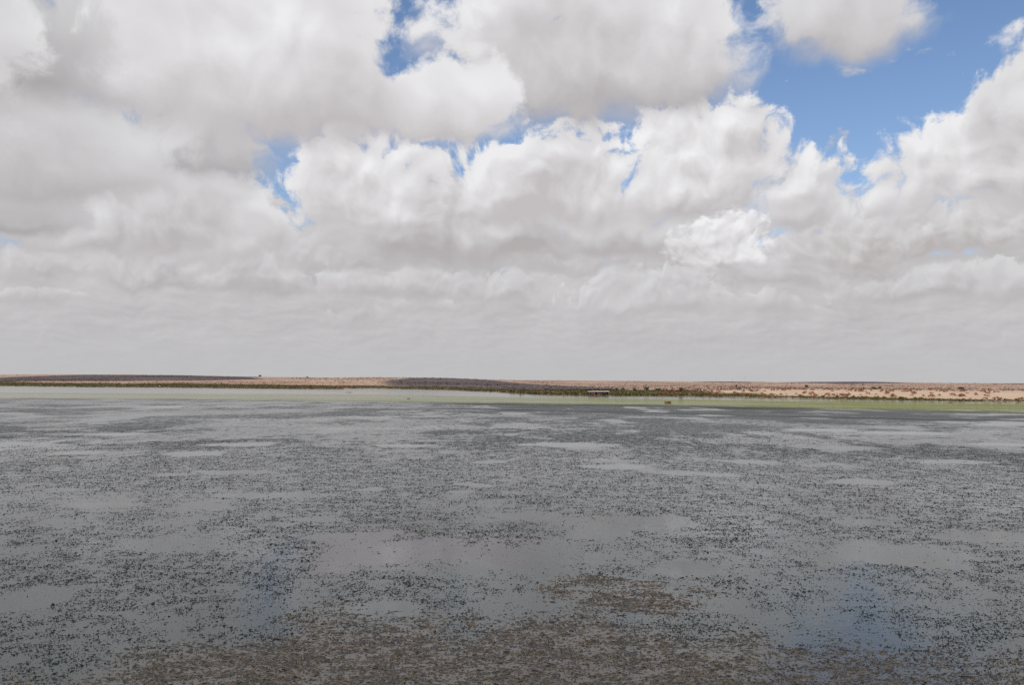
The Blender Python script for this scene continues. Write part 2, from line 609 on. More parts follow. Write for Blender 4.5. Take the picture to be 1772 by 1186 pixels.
def marsh_cover(x, y):
    """green-brown marsh plants along the far shore: wide on the left, thin on the right"""
    r = np.hypot(x, y)
    a = np.arctan2(x, np.maximum(y, 1e-3))
    inland = r - shore_r(x, y)
    depth = np.interp(a, [-0.7, -0.5, -0.25, -0.22, -0.08, 0.0, 0.05, 0.12, 0.2, 0.27, 0.4, 0.7], [560, 420, 330, 220, 160, 150, 190, 230, 210, 60, 22, 20])
    return smooth(-6, 4, inland) * (1 - smooth(0.7, 1.0, inland / depth + (fbm(x / 40, y / 90, 4, 41) - 0.5) * 0.7))


ys = np.concatenate([np.linspace(-120, 30, 60), np.geomspace(33, 300, 50)[:-1], np.geomspace(300, 1100, 190)[:-1],
                     np.geomspace(1100, 4200, 170)[:-1], np.geomspace(4200, 30000, 30)])
xs = axis(26000, 900, 520)
GX, GY, GF = grid(xs, ys)
GZ = land_height(GX, GY)
_in = np.hypot(GX, GY) - shore_r(GX, GY)
_ga = np.arctan2(GX, np.maximum(GY, 1e-3))
BANK = smooth(0.13, 0.22, _ga) * smooth(-20, 5, _in) * (1 - smooth(120, 330, _in)) * (GY > 60)
land = mesh_obj('ground', np.stack([GX, GY, GZ], 1), GF, land_material(), smooth_shade=True,
                attrs={'marsh': marsh_cover(GX, GY) * (GY > 60), 'bank': BANK})
tag(land, 'dry tan land rising to low hills beyond the lake', kind='structure')

# ------------------------------------------------------------------ lake
def ellipses(x, y, spots):
    """each spot: centre and half sizes as seen in the photograph, laid on the water as a real ellipse"""
    f = np.zeros_like(x)
    wob = (fbm(x / 1.7, y / 2.2, 3, 77) - 0.5) * 1.0
    for px, py, hw, hh in spots:
        cx, cy = ground_at(px, py)
        _, y0 = ground_at(px, py + hh); _, y1 = ground_at(px, py - hh)
        w = hw * math.hypot(cx, cy) / 1364.0
        h = (y1 - y0) / 2
        d = np.sqrt(((x - cx) / w) ** 2 + ((y - cy) / h) ** 2)
        f = np.maximum(f, 1 - smooth(0.62, 1.12, d + wob))
    return f


CLEAR = [(1110, 904, 135, 16), (1515, 960, 160, 26), (1495, 835, 55, 7), (690, 960, 170, 30), (310, 945, 120, 17),
         (630, 1055, 115, 17), (60, 1035, 80, 24), (135, 784, 45, 5), (335, 786, 50, 5), (850, 800, 36, 4), (825, 840, 40, 4),
         (450, 858, 120, 6), (640, 848, 30, 4), (1185, 820, 60, 5), (1060, 808, 70, 4), (620, 928, 80, 14), (800, 852, 40, 4),
         (1700, 930, 90, 12), (420, 770, 60, 4), (200, 752, 60, 3), (1300, 800, 60, 4), (1570, 750, 80, 3), (1420, 745, 60, 3),
         (980, 770, 90, 4), (700, 772, 60, 3), (190, 875, 70, 6), (560, 900, 60, 7), (1650, 800, 70, 4), (1750, 770, 60, 3),
         (880, 975, 80, 10), (1180, 985, 80, 16), (1240, 823, 40, 4), (400, 818, 60, 4), (300, 822, 40, 4), (1500, 905, 60, 7)]
DENSE = [(1180, 945, 150, 26), (1380, 868, 190, 24), (1640, 1085, 130, 55), (170, 1070, 190, 50), (1500, 880, 120, 22), (980, 870, 120, 20),
         (1650, 880, 110, 20), (760, 1010, 110, 20), (480, 930, 60, 14), (1130, 1095, 140, 30), (300, 1010, 150, 20), (1300, 930, 90, 20),
         (90, 712, 110, 7), (420, 722, 150, 5)]
BROWN = [(1075, 1030, 150, 32)]
_bb = np.array([ground_at(*p) for p in [(-900, 1190), (-150, 1178), (200, 1150), (420, 1118), (560, 1082), (700, 1086), (860, 1092), (980, 1070), (1130, 1078), (1300, 1120),
                                        (1500, 1140), (1772, 1150), (2300, 1170)]])
_ALG_N = np.array([ground_at(*p) for p in [(-300, 690), (0, 691), (250, 692.5), (450, 694), (660, 698), (880, 701.5), (1150, 705.5), (1330, 709.5), (1550, 713), (1772, 717.5), (2100, 726)]])
_ALG_F = np.array([ground_at(*p) for p in [(-300, 676), (0, 678.5), (250, 680), (450, 681), (660, 682.5), (880, 686), (1150, 689.5), (1330, 692), (1550, 695), (1772, 698.8), (2100, 709)]])


def polar(x, y):
    return np.arctan2(x, np.maximum(y, 1e-3)), np.hypot(x, y)


def interp_polar(x, y, tab):
    a, r = polar(x, y)
    return np.interp(a, np.arctan2(tab[:, 0], tab[:, 1]), np.hypot(tab[:, 0], tab[:, 1]))


def brown_cover(x, y):
    yb = np.interp(x, _bb[:, 0], _bb[:, 1])
    w = (fbm(x / 1.3, y / 2.0, 4, 51) - 0.5) * 5.5
    f = 1 - smooth(-2.0, 1.9, y - yb + w)
    f = f * np.interp(x, [-14, -6, 4, 9, 15], [0.6, 0.95, 1.0, 0.62, 0.5])
    e = ellipses(x, y, BROWN) * smooth(0.30, 0.62, fbm(x / 0.8, y / 1.1, 4, 57) + 0.10)
    return np.clip(np.maximum(f, e), 0, 1)


def weed_cover(x, y):
    """share of the surface taken by dark floating weed"""
    a = fbm(x / 9.0, y / 11.0, 4, 21)
    b = fbm(x / 1.6, y / 2.3, 3, 22)
    big = fbm(x / 34.0, y / 60.0, 3, 23)
    c = smooth(0.37, 0.63, a * 0.55 + b * 0.45 + (big - 0.5) * 0.5)
    c = np.maximum(c, ellipses(x, y, DENSE) * (0.55 + 0.45 * smooth(0.35, 0.6, b)))
    c = c * (1 - ellipses(x, y, CLEAR) * 0.97)
    return c


def algae_cover(x, y):
    r = np.hypot(x, y)
    a = np.arctan2(x, np.maximum(y, 1e-3))
    n0 = interp_polar(x, y, _ALG_N); f0 = interp_polar(x, y, _ALG_F)
    t = (r - n0) / (f0 - n0) + (fbm(x / 50, y / 30, 4, 61) - 0.5) * 0.35
    k = np.interp(a, [-0.7, -0.45, -0.1, 0.1, 0.3, 0.6], [0.32, 0.42, 0.6, 0.8, 1.0, 1.0])
    return smooth(-0.02, 0.10, t) * (1 - smooth(0.72, 1.1, t)) * k * (0.55 + 0.45 * smooth(0.3, 0.6, fbm(x / 70, y / 12, 3, 63)))


_ST = [[(700, 707), (850, 709), (960, 711.5), (1150, 715.5), (1400, 722.5), (1600, 726), (1800, 729)],
       [(820, 704.0), (960, 705.0), (1100, 707.5)], [(1240, 712), (1420, 715), (1560, 717.5)], [(1480, 719), (1640, 722), (1800, 726)],
       [(590, 697), (640, 699), (720, 701)], [(280, 694), (360, 696), (420, 698)]]


def streaks(x, y):
    """long lines of drifted weed"""
    a, r = polar(x, y)
    f = np.zeros_like(x)
    for k, s in enumerate(_ST):
        q = np.array([ground_at(*p) for p in s])
        aq = np.arctan2(q[:, 0], q[:, 1]); rq = np.hypot(q[:, 0], q[:, 1])
        rr = np.interp(a, aq, rq)
        w = (3.2 if k == 0 else 2.2) * (0.55 + 0.9 * fbm(x / 25, y * 0, 2, 90 + k))
        e = smooth(aq[0] - 0.02, aq[0] + 0.06, a) * (1 - smooth(aq[-1] - 0.05, aq[-1] + 0.03, a))
        f = np.maximum(f, (1 - smooth(0.5, 1.2, np.abs(r - rr + (fbm(x / 14, y / 14, 2, 95) - .5) * 4) / w)) * e)
    return f


def water_material():
    m, n, p, out = material('lake_water')
    g = n.node('ShaderNodeNewGeometry').outputs['Position']
    p.inputs['Base Color'].default_value = (0.060, 0.062, 0.056, 1)
    p.inputs['IOR'].default_value = 1.333
    cover = attr(n, 'weed')
    shallow = attr(n, 'brown')
    body = n.mix(shallow, (0.190, 0.186, 0.138), (0.32, 0.235, 0.15))
    body = n.mix(attr(n, 'pinkish'), body, (0.26, 0.20, 0.18))  # pinkish tint over a few oval patches of the water
    alg = attr(n, 'algae')
    # threads and films of alga lying in the surface
    aw = n.noise(n.vm('MULTIPLY', g, (0.25, 0.7, 1.0)), 1.0, 5, 0.6, '3D')
    af = n.m('MULTIPLY', alg, n.mr(aw, 0.25, 0.62, 0.45, 1.0))
    film = n.mix(n.mr(aw, 0.35, 0.65), (0.165, 0.172, 0.040), (0.230, 0.230, 0.060))
    # ripples
    r1 = n.noise(n.vm('MULTIPLY', g, (1.6, 2.6, 1.0)), 1.0, 3, 0.55, '3D')
    r2 = n.noise(n.vm('MULTIPLY', g, (7.0, 11.0, 1.0)), 1.0, 2, 0.5, '3D')
    bp = n.node('ShaderNodeBump')
    n.put(bp.inputs['Height'], n.m('ADD', n.m('MULTIPLY', r1, 0.030), n.m('MULTIPLY', r2, 0.006)))
    n.put(bp.inputs['Strength'], n.mr(attr(n, 'calm'), 0.0, 1.0, 0.16, 0.04))
    bp.inputs['Distance'].default_value = 1.0
    n.L.new(bp.outputs[0], p.inputs['Normal'])
    n.put(p.inputs['Base Color'], body)
    n.put(p.inputs['Roughness'], n.mr(attr(n, 'calm'), 0.0, 1.0, 0.15, 0.06))
    # far weed, too small to build: specks stretched a little by the wind
    sp = n.noise(n.vm('MULTIPLY', g, (7.0, 4.0, 1.0)), 1.0, 2.5, 0.6, '3D')
    sp2 = n.noise(n.vm('MULTIPLY', g, (1.5, 0.55, 1.0)), 1.0, 4, 0.65, '3D')
    far = attr(n, 'farweed')
    wf = n.m('MULTIPLY', n.mr(n.m('ADD', n.m('ADD', sp, n.m('MULTIPLY', n.m('SUBTRACT', sp2, 0.5), 0.9)), n.m('MULTIPLY', n.m('SUBTRACT', far, 0.5), 0.55)), 0.42, 0.60), n.mr(far, 0.02, 0.25))
    weed = n.node('ShaderNodeBsdfDiffuse')
    weed.inputs[0].default_value = (0.092, 0.095, 0.072, 1)
    mat = n.node('ShaderNodeBsdfDiffuse')
    n.put(mat.inputs[0], film)
    st = attr(n, 'streak')
    a1 = n.over(af, p.outputs[0], mat.outputs[0])
    a2 = n.over(n.m('MAXIMUM', n.m('MULTIPLY', wf, 0.66), n.m('MULTIPLY', st, 0.85)), a1, weed.outputs[0])
    n.L.new(a2, out.inputs[0])
    return m


FARW0, FARW1 = 35.0, 110.0
ys = np.concatenate([np.linspace(-60, 14, 20)[:-1], np.geomspace(14, 1500, 620)])
xs = axis(2600, 9, 520)
WX, WY, WF = grid(xs, ys)
weed = weed_cover(WX, WY)
brown = brown_cover(WX, WY)
alg = algae_cover(WX, WY)
stk = streaks(WX, WY)
calm = ellipses(WX, WY, CLEAR)
calm = np.maximum(calm, smooth(0.62, 0.75, fbm(WX / 30, WY / 12, 4, 29)) * 0.8)
dist = np.hypot(WX, WY)
pale = smooth(0.0, 1.0, (dist - interp_polar(WX, WY, _ALG_N)) / 60.0)        # open water in front of the far shore
farw = (0.50 + 0.36 * (weed - 0.45)) * (1 - 0.95 * ellipses(WX, WY, CLEAR)) * smooth(FARW0, FARW1, dist) * (1 - pale)
farw = farw + 0.50 * smooth(0.55, 0.92, dist / interp_polar(WX, WY, _ALG_N)) * (1 - pale) * smooth(-0.3, 0.25, np.arctan2(WX, np.maximum(WY, 1e-3))) * (1 - ellipses(WX, WY, CLEAR))
farw = np.clip(farw * (1 - 0.75 * smooth(0.62, 0.72, fbm(WX / 9, WY / 16, 4, 28))), 0, 1)
calm = np.maximum(calm, pale * 0.6)
water = mesh_obj('lake_water', np.stack([WX, WY, WX * 0], 1), WF, water_material(), smooth_shade=True,
                 attrs={'weed': weed, 'farweed': farw, 'brown': brown, 'algae': alg, 'calm': calm, 'streak': stk,
                        'pinkish': ellipses(WX, WY, [(690, 958, 200, 36), (840, 935, 90, 14), (640, 925, 90, 12)]) * 0.8})
tag(water, 'still shallow grey lake with floating weed and pale calm patches', kind='structure')


# ------------------------------------------------------------------ floating weed
def scatter(n, y0, y1, half=0.74, power=1.0):
    """points in front of the viewer, about as many per metre of view at any distance"""
    u = RNG.random(n)
    y = (y0 ** power + u * (y1 ** power - y0 ** power)) ** (1 / power)
    x = (RNG.random(n) * 2 - 1) * half * y
    return x, y


def tuft_mesh(name, x, y, rad, hgt, stretch, tint, mat, ring=6, z0=-0.004):
    """ragged little islands of weed standing a few centimetres out of the water"""
    n = len(x)
    a0 = RNG.random(n) * 6.283
    ang = a0[:, None] + np.arange(ring)[None, :] * (6.283 / ring) + RNG.uniform(-0.35, 0.35, (n, ring))
    rr = rad[:, None] * RNG.uniform(0.35, 1.25, (n, ring))
    th = RNG.uniform(-0.5, 0.5, n)
    ex = np.cos(ang) * rr * stretch[:, None]; ey = np.sin(ang) * rr / np.sqrt(stretch[:, None])
    px = x[:, None] + ex * np.cos(th)[:, None] - ey * np.sin(th)[:, None]
    py = y[:, None] + ex * np.sin(th)[:, None] + ey * np.cos(th)[:, None]
    base = np.stack([px, py, np.full_like(px, z0)], 2)
    base[:, :, 2] += hgt[:, None] * np.where(RNG.random(px.shape) < 0.3, RNG.uniform(0.2, 0.9, px.shape), 0.0)
    top = np.stack([x + RNG.normal(0, 0.35, n) * rad, y + RNG.normal(0, 0.35, n) * rad, hgt], 1)[:, None, :]
    V = np.concatenate([base, top], 1)
    k = ring + 1
    i = np.arange(ring); j = (i + 1) % ring
    f = np.stack([i, j, np.full(ring, ring)], 1)
    F = (f[None] + (np.arange(n) * k)[:, None, None]).reshape(-1, 3)
    T = np.repeat(tint, k, axis=0)
    return mesh_obj(name, V.reshape(-1, 3), F, mat, attrs={'tint': T})


weed_mat = rough_mat('weed', (0.85, 0.85, 0.85), (1.1, 1.1, 1.1), 9.0, rough=0.75, attr_tint='tint', spec=0.3)

x, y = scatter(2700000, 16.0, 130.0, power=1.2)
thin = np.minimum(1, 34.0 / y) ** 0.8 * (1 - 0.75 * smooth(70, 130, y)) * 0.62
keep = RNG.random(len(x)) < thin
x, y = x[keep], y[keep]
clump = smooth(0.36, 0.62, fbm(x / 0.34, y / 0.5, 2, 71)) * 0.6 + smooth(0.40, 0.66, fbm(x / 1.1, y / 0.42, 3, 72)) * 0.6
keep = RNG.random(len(x)) < 0.06 + 0.94 * clump
x, y = x[keep], y[keep]
keep = RNG.random(len(x)) < weed_cover(x, y) * (1 - 0.86 * brown_cover(x, y))
x, y = x[keep], y[keep]
rad = np.minimum(np.exp(RNG.normal(math.log(0.0115), 0.66, len(x))), 0.042) * (1 + y / 60.0)
hgt = np.exp(RNG.normal(math.log(0.012), 0.5, len(x)))
tint = np.array([0.098, 0.100, 0.072]) * RNG.uniform(0.45, 1.4, (len(x), 1))
tint[RNG.random(len(x)) < 0.10] *= np.array([1.7, 1.3, 0.8])
o = tuft_mesh('floating_weed', x, y, rad, hgt, RNG.uniform(1.0, 2.0, len(x)), tint, weed_mat, ring=4)
tag(o, 'dark green flecks of weed floating in drifts on the grey water', kind='stuff')

x, y = scatter(260000, 15.0, 34.0, power=1.2)
c = brown_cover(x, y)
keep = RNG.random(len(x)) < c * (0.22 + 0.78 * smooth(0.32, 0.62, fbm(x / 0.75, y / 0.30, 4, 73)))
x, y = x[keep], y[keep]
rad = np.exp(RNG.normal(math.log(0.021), 0.45, len(x)))
hgt = np.exp(RNG.normal(math.log(0.014), 0.5, len(x)))
g = RNG.random((len(x), 1))
tint = np.array([0.52, 0.35, 0.19]) * (1 - g) + np.array([0.36, 0.265, 0.18]) * g
tint *= RNG.uniform(0.6, 1.3, (len(x), 1))
tint[RNG.random(len(x)) < 0.12] = (0.50, 0.30, 0.10)
o = tuft_mesh('brown_pondweed', x, y, rad, hgt, RNG.uniform(1.6, 4.2, len(x)), tint, weed_mat, ring=5)
tag(o, 'brown and ochre pondweed reaching the surface in the near shallows', kind='stuff')


# ------------------------------------------------------------------ far plants
def land_z(x, y):
    return float(land_height(np.array([x], float), np.array([y], float))[0])


def land_point(px, py):
    """where the line of sight through (px, py) meets the land"""
    d = ray(px, py)
    t = np.geomspace(150, 6000, 900)
    X, Y, Z = d.x * t, d.y * t, CAM_H + d.z * t
    hit = np.nonzero((land_height(X, Y) > Z) & (np.hypot(X, Y) > shore_r(X, Y)))[0]
    k = hit[0] if len(hit) else len(t) - 1
    return float(X[k]), float(Y[k]), land_z(X[k], Y[k])


def bush_cloud(name, x, y, w, h, tint, mat, z=None, leaf=9):
    """low bushes as loose heaps of leafy faces, all in one object"""
    n = len(x)
    z = land_height(x, y) if z is None else z
    th = RNG.random((n, leaf)) * 6.283
    rr = np.sqrt(RNG.random((n, leaf)))
    hh = (1 - rr ** 2 * 0.75) * RNG.uniform(0.35, 1.0, (n, leaf))
    cx = x[:, None] + np.cos(th) * rr * w[:, None] * 0.5
    cy = y[:, None] + np.sin(th) * rr * w[:, None] * 0.5
    cz = z[:, None] + hh * h[:, None] * 0.75
    s = (w[:, None] * 0.30) * RNG.uniform(0.6, 1.2, (n, leaf))
    V = np.empty((n, leaf, 4, 3))
    for k in range(4):
        d = RNG.normal(0, 1, (n, leaf, 3)); d /= np.linalg.norm(d, axis=2, keepdims=True)
        V[:, :, k, 0] = cx + d[:, :, 0] * s; V[:, :, k, 1] = cy + d[:, :, 1] * s
        V[:, :, k, 2] = np.maximum(cz + d[:, :, 2] * s * (h / w)[:, None], z[:, None] - 0.1)
    base = (np.arange(n * leaf) * 4)[:, None, None]
    F = (np.array([[0, 1, 2], [0, 2, 3], [0, 1, 3], [1, 2, 3]])[None] + base).reshape(-1, 3)
    T = np.repeat(tint * 1.0, leaf * 4, axis=0)
    return mesh_obj(name, V.reshape(-1, 3), F, mat, attrs={'tint': T})


plant_mat = rough_mat('dry_plants', (0.8, 0.8, 0.8), (1.15, 1.15, 1.15), 0.6, rough=0.9, attr_tint='tint', spec=0.1)


def polar_scatter(n, a0, a1, d0, d1):
    """points between two distances inland of the far shore"""
    a = RNG.uniform(a0, a1, n)
    rs = np.interp(a, _az, _r)
    r = rs + d0 + (d1 - d0) * RNG.random(n)
    return np.sin(a) * r, np.cos(a) * r


HUT_A = (math.atan2(*ground_at(1014, 685)), math.atan2(*ground_at(1058, 685)))       # kept free for the shelter
# marsh plants and reeds on the left and middle shore
x, y = polar_scatter(26000, -0.66, 0.30, -3, 520)
k = RNG.random(len(x)) < marsh_cover(x, y) * 0.8
k &= ~((np.arctan2(x, y) > HUT_A[0]) & (np.arctan2(x, y) < HUT_A[1]) & (np.hypot(x, y) < shore_r(x, y) + 14))
x, y = x[k], y[k]
h = RNG.uniform(0.3, 1.1, len(x)); w = RNG.uniform(1.2, 3.4, len(x))
g = fbm(x / 60, y / 60, 3, 47)[:, None]
tint = np.where(g > 0.52, np.array([[0.135, 0.122, 0.036]]), np.array([[0.135, 0.098, 0.045]])) * RNG.uniform(0.55, 1.4, (len(x), 1))
tag(bush_cloud('marsh_plants', x, y, w, h, tint, plant_mat, leaf=6), 'low dark olive marsh plants covering the flat far shore', kind='stuff')

x, y = polar_scatter(9000, -0.66, 0.62, -5, 9)
k = RNG.random(len(x)) < (0.15 + 0.85 * smooth(0.38, 0.6, fbm(x / 18, y / 18, 3, 48)))
k &= ~((np.arctan2(x, y) > HUT_A[0]) & (np.arctan2(x, y) < HUT_A[1]) & (RNG.random(len(x)) < 0.75))
x, y = x[k], y[k]
a = np.arctan2(x, y)
big = np.interp(a, [-0.66, -0.2, 0.05, 0.2, 0.28, 0.66], [1.0, 0.75, 1.25, 1.05, 0.6, 0.5])
h = RNG.uniform(0.5, 1.5, len(x)) * big; w = RNG.uniform(1.0, 2.4, len(x)) * np.maximum(big, .6)
tint = np.array([0.115, 0.092, 0.036]) * RNG.uniform(0.4, 1.5, (len(x), 1))
tint[RNG.random(len(x)) < 0.35] = (0.22, 0.165, 0.075)
tag(bush_cloud('shore_reeds', x, y, w, h, tint, plant_mat, leaf=7), 'dark fringe of reeds and rushes at the far water edge', kind='stuff')

# scrub dotted over the hills
x, y = scatter(60000, 560, 2900, half=0.70, power=1.0)
ind = np.hypot(x, y) - shore_r(x, y)
k = (ind > 60) & (RNG.random(len(x)) < 0.12 + 0.6 * smooth(0.42, 0.62, fbm(x / 140, y / 140, 4, 45))) & (marsh_cover(x, y) < 0.3)
x, y = x[k], y[k]
w = RNG.uniform(1.0, 3.2, len(x)); h = w * RNG.uniform(0.35, 0.6, len(x))
tint = np.array([0.10, 0.060, 0.045]) * RNG.uniform(0.5, 1.4, (len(x), 1))
tag(bush_cloud('hill_scrub', x, y, w, h, tint, plant_mat, leaf=4), 'sparse dark scrub dotted over the dry hills', kind='stuff')


# ------------------------------------------------------------------ shrubs on the sandy bank at the right
def shrub_mesh(name, seed, leaf=16):
    r = np.random.default_rng(seed)
    V = []; F = []
    for k in range(leaf):
        th = r.random() * 6.283; q = math.sqrt(r.random()) * 0.8
        c = np.array([math.cos(th) * q * 0.5, math.sin(th) * q * 0.5, (1 - q * q * 0.8) * r.uniform(0.25, 0.62)])
        d = r.normal(0, 1, (4, 3)); d /= np.linalg.norm(d, axis=1)[:, None]
        p = c + d * r.uniform(0.12, 0.26); p[:, 2] = np.maximum(p[:, 2], -0.05)
        b = len(V); V += [tuple(v) for v in p]
        F += [(b, b + 1, b + 2), (b, b + 2, b + 3), (b, b + 1, b + 3), (b + 1, b + 2, b + 3)]
    return V, F


rust = rough_mat('rust_shrub', (0.20, 0.085, 0.045), (0.30, 0.14, 0.075), 1.2, spec=0.1)
olive = rough_mat('olive_shrub', (0.085, 0.075, 0.022), (0.15, 0.125, 0.04), 1.2, spec=0.1)
shrub_protos = []
for mat_, nm in ((rust, 'desert_shrub'), (olive, 'olive_shrub')):
    for k in range(4):
        V, F = shrub_mesh(nm, 100 + k)
        shrub_protos.append(mesh_obj(nm, V, F, mat_, link=False).data)


def put_shrubs(n, a0, a1, d0, d1, smin, smax, protos, name, label, group, seed):
    r = np.random.default_rng(seed)
    k = 0
    while k < n:
        a = r.uniform(a0, a1); d = d0 + (d1 - d0) * r.random() ** 1.3
        rr = float(np.interp(a, _az, _r)) + d
        x, y = math.sin(a) * rr, math.cos(a) * rr
        if vnoise(np.array([x / 14]), np.array([y / 20]), 33)[0] < r.uniform(0.2, 0.62):
            continue
        o = bpy.data.objects.new(name, shrub_protos[protos[k % len(protos)]])
        COL.objects.link(o)
        s = r.uniform(smin, smax)
        o.location = (x, y, land_z(x, y) - 0.04)
        o.scale = (s * r.uniform(1.0, 1.6), s * r.uniform(1.0, 1.5), s * r.uniform(0.8, 1.15))
        o.rotation_euler = (0, 0, r.uniform(0, 6.28))
        tag(o, label, 'shrub', group)
        k += 1


put_shrubs(280, 0.185, 0.60, 10, 230, 1.0, 2.6, (0, 1, 2, 3), 'desert_shrub',
           'small rust brown desert shrub on the pale sand bank behind the right shore', 'rust shrubs on the sand bank', 5)
put_shrubs(90, 0.20, 0.60, 1, 12, 0.9, 2.0, (4, 5, 6, 7), 'olive_shrub',
           'small olive green shrub at the foot of the sand bank beside the water', 'olive shrubs along the right shore', 6)

# ------------------------------------------------------------------ trees one can tell apart
bark = rough_mat('bark', (0.09, 0.065, 0.045), (0.15, 0.11, 0.08), 3.0)
leaf_dark = rough_mat('leaves_dark', (0.030, 0.042, 0.022), (0.060, 0.075, 0.034), 1.2, spec=0.15)
leaf_grey = rough_mat('leaves_grey', (0.062, 0.080, 0.070), (0.105, 0.125, 0.105), 1.2, spec=0.15)
leaf_olive = rough_mat('leaves_olive', (0.085, 0.095, 0.030), (0.135, 0.140, 0.050), 1.2, spec=0.15)


def tree(px, py, wpx, hpx, label, leaves, group=None, seed=0, bush=False, dist=None):
    r = np.random.default_rng(seed + 900)
    if dist is None:
        x, y, z = land_point(px, py)
    else:
        x, y, _ = at_distance(px, py, dist)
        z = land_z(x, y)
    m = math.hypot(x, y) / 1364.0
    W_, H_ = wpx * m, hpx * m
    root = empty('bush' if bush else 'tree', (x, y, z - 0.05), r.uniform(0, 6))
    tag(root, label, 'bush' if bush else 'tree', group)
    t = MB()
    tr = max(0.05, W_ * 0.035)
    fork = Vector((r.normal(0, .05) * W_, r.normal(0, .05) * W_, H_ * (0.22 if not bush else 0.12)))
    t.tube((0, 0, -0.2), fork, tr * 1.35, tr)
    for k in range(5):
        a = k * 1.256 + r.uniform(-.4, .4)
        e = Vector((math.cos(a) * W_ * 0.28, math.sin(a) * W_ * 0.28, H_ * r.uniform(0.5, 0.78)))
        t.tube(fork, e, tr * 0.7, tr * 0.22, 5)
    t.build('trunk', bark, root)
    V = []; F = []
    nclump = 16
    cl = []
    for k in range(nclump):
        d = r.normal(0, 1, 3); d /= np.linalg.norm(d)
        q = r.uniform(0.35, 0.78)
        cl.append((np.array([d[0] * W_ * 0.5 * q, d[1] * W_ * 0.5 * q, H_ * (0.60 if not bush else 0.48) + d[2] * H_ * 0.36 * q]), r.uniform(0.16, 0.28)))
    for c, s in cl:
        for j in range(34):
            d = r.normal(0, 1, 3); d /= np.linalg.norm(d)
            p = c + d * np.array([W_, W_, H_]) * s * r.uniform(0.55, 1.0)
            p[2] = max(p[2], 0.08 * H_)
            u = r.normal(0, 1, 3); u /= np.linalg.norm(u); v = np.cross(d, u)
            L = W_ * 0.055 * r.uniform(0.7, 1.3)
            b = len(V)
            V += [tuple(p - u * L), tuple(p + v * L * 0.6), tuple(p + u * L), tuple(p - v * L * 0.6)]
            F += [(b, b + 1, b + 2), (b, b + 2, b + 3)]
    mesh_obj('crown', V, F, leaves, root)
    return root


tree(1178, 683.2, 10, 11.5, 'dark round tree standing alone at the shore, right of the grey trees', leaf_dark, seed=1, dist=480)
G = 'grey-green trees behind the reeds'
for k, (px, w, h, lab) in enumerate([
        (1056, 9, 5, 'leftmost and lowest of the grey-green trees, just right of the shelter'),
        (1067, 7, 6.5, 'second grey-green tree from the shelter, narrow'),
        (1078, 9, 6, 'third grey-green tree from the shelter, rounded'),
        (1098, 8, 6, 'small grey-green tree on its own between two gaps, left of the tallest'),
        (1118, 13, 8.5, 'tallest and broadest of the grey-green trees behind the reeds'),
        (1138, 13, 5.5, 'low spreading grey-green tree, last of the row on the right')]):
    tree(px, 680.4, w, h, lab, leaf_grey, G, seed=10 + k, dist=560)
tree(1275, 672.6, 5, 4.0, 'tiny dark bush alone on the bare slope above the sand', leaf_dark, seed=20, bush=True, dist=1250)
tree(1395, 678.0, 7.5, 6.5, 'small round dark tree on the flat behind the sand bank', leaf_dark, seed=21, dist=760)
tree(1512, 678.6, 9, 4.5, 'light green bush behind the sand bank, left of a dark one', leaf_olive, seed=22, bush=True, dist=760)
tree(1522.5, 678.8, 6, 4.8, 'dark bush touching the light green one behind the sand bank', leaf_dark, seed=23, bush=True, dist=750)
tree(1489, 678.0, 4, 3.4, 'very small dark bush left of the light green one', leaf_dark, seed=24, bush=True, dist=770)
tree(1663, 677.2, 10, 4.2, 'wide dark bush behind the sand bank, farthest to the right', leaf_dark, seed=25, bush=True, dist=800)
tree(450, 653.6, 6, 4.0, 'small tree on the skyline of the left hill', leaf_dark, seed=26, dist=2750)
tree(532, 656.2, 6, 3.0, 'flat dark bush on the skyline right of the small tree', leaf_dark, seed=27, bush=True, dist=2600)

# ------------------------------------------------------------------ shelter on the shore
plaster = rough_mat('pale_roofing', (0.38, 0.33, 0.28), (0.50, 0.44, 0.38), 2.0, bump=0.02)
redwall = rough_mat('red_brown_boards', (0.125, 0.050, 0.036), (0.19, 0.085, 0.055), 2.5, bump=0.01)
darkwood = rough_mat('dark_wood', (0.035, 0.026, 0.020), (0.070, 0.050, 0.036), 4.0, bump=0.01)
palewood = rough_mat('weathered_wood', (0.24, 0.18, 0.12), (0.36, 0.28, 0.20), 5.0, bump=0.01)

hx, hy = ground_at(1036, 684.6)
hx, hy = hx * 1.004, hy * 1.004
m_ = math.hypot(hx, hy) / 1364
HW, HH = 33 * m_, 6.0 * m_
hz = max(land_z(hx, hy), 0.15)
hut = tag(empty('shelter', (hx, hy, hz), 0.06), 'low open shelter with pale flat roof and red-brown walls on the far shore', 'shelter')
MB().box((0, 0, -0.25), (HW * 1.02, 5.2, 0.6)).build('floor_slab', darkwood, hut)
rf = MB()
rf.poly([(-HW / 2 - .5, -2.9, HH - .34), (HW / 2 + .4, -2.9, HH - .22), (HW / 2 + .4, 2.8, HH), (-HW / 2 - .5, 2.8, HH - .12),
         (-HW / 2 - .5, -2.9, HH - .06), (HW / 2 + .4, -2.9, HH + .06), (HW / 2 + .4, 2.8, HH + .28), (-HW / 2 - .5, 2.8, HH + .16)],
        [(3, 2, 1, 0), (4, 5, 6, 7), (0, 1, 5, 4), (1, 2, 6, 5), (2, 3, 7, 6), (3, 0, 4, 7)])
roof = rf.build('roof', plaster, hut)
for k in range(3):
    MB().box((-HW * 0.3 + k * HW * 0.3, -1.2, HH + 0.02 + k * 0.03), (HW * 0.2, 1.6, 0.10), 0.03).build('roof_sheet', plaster, roof)
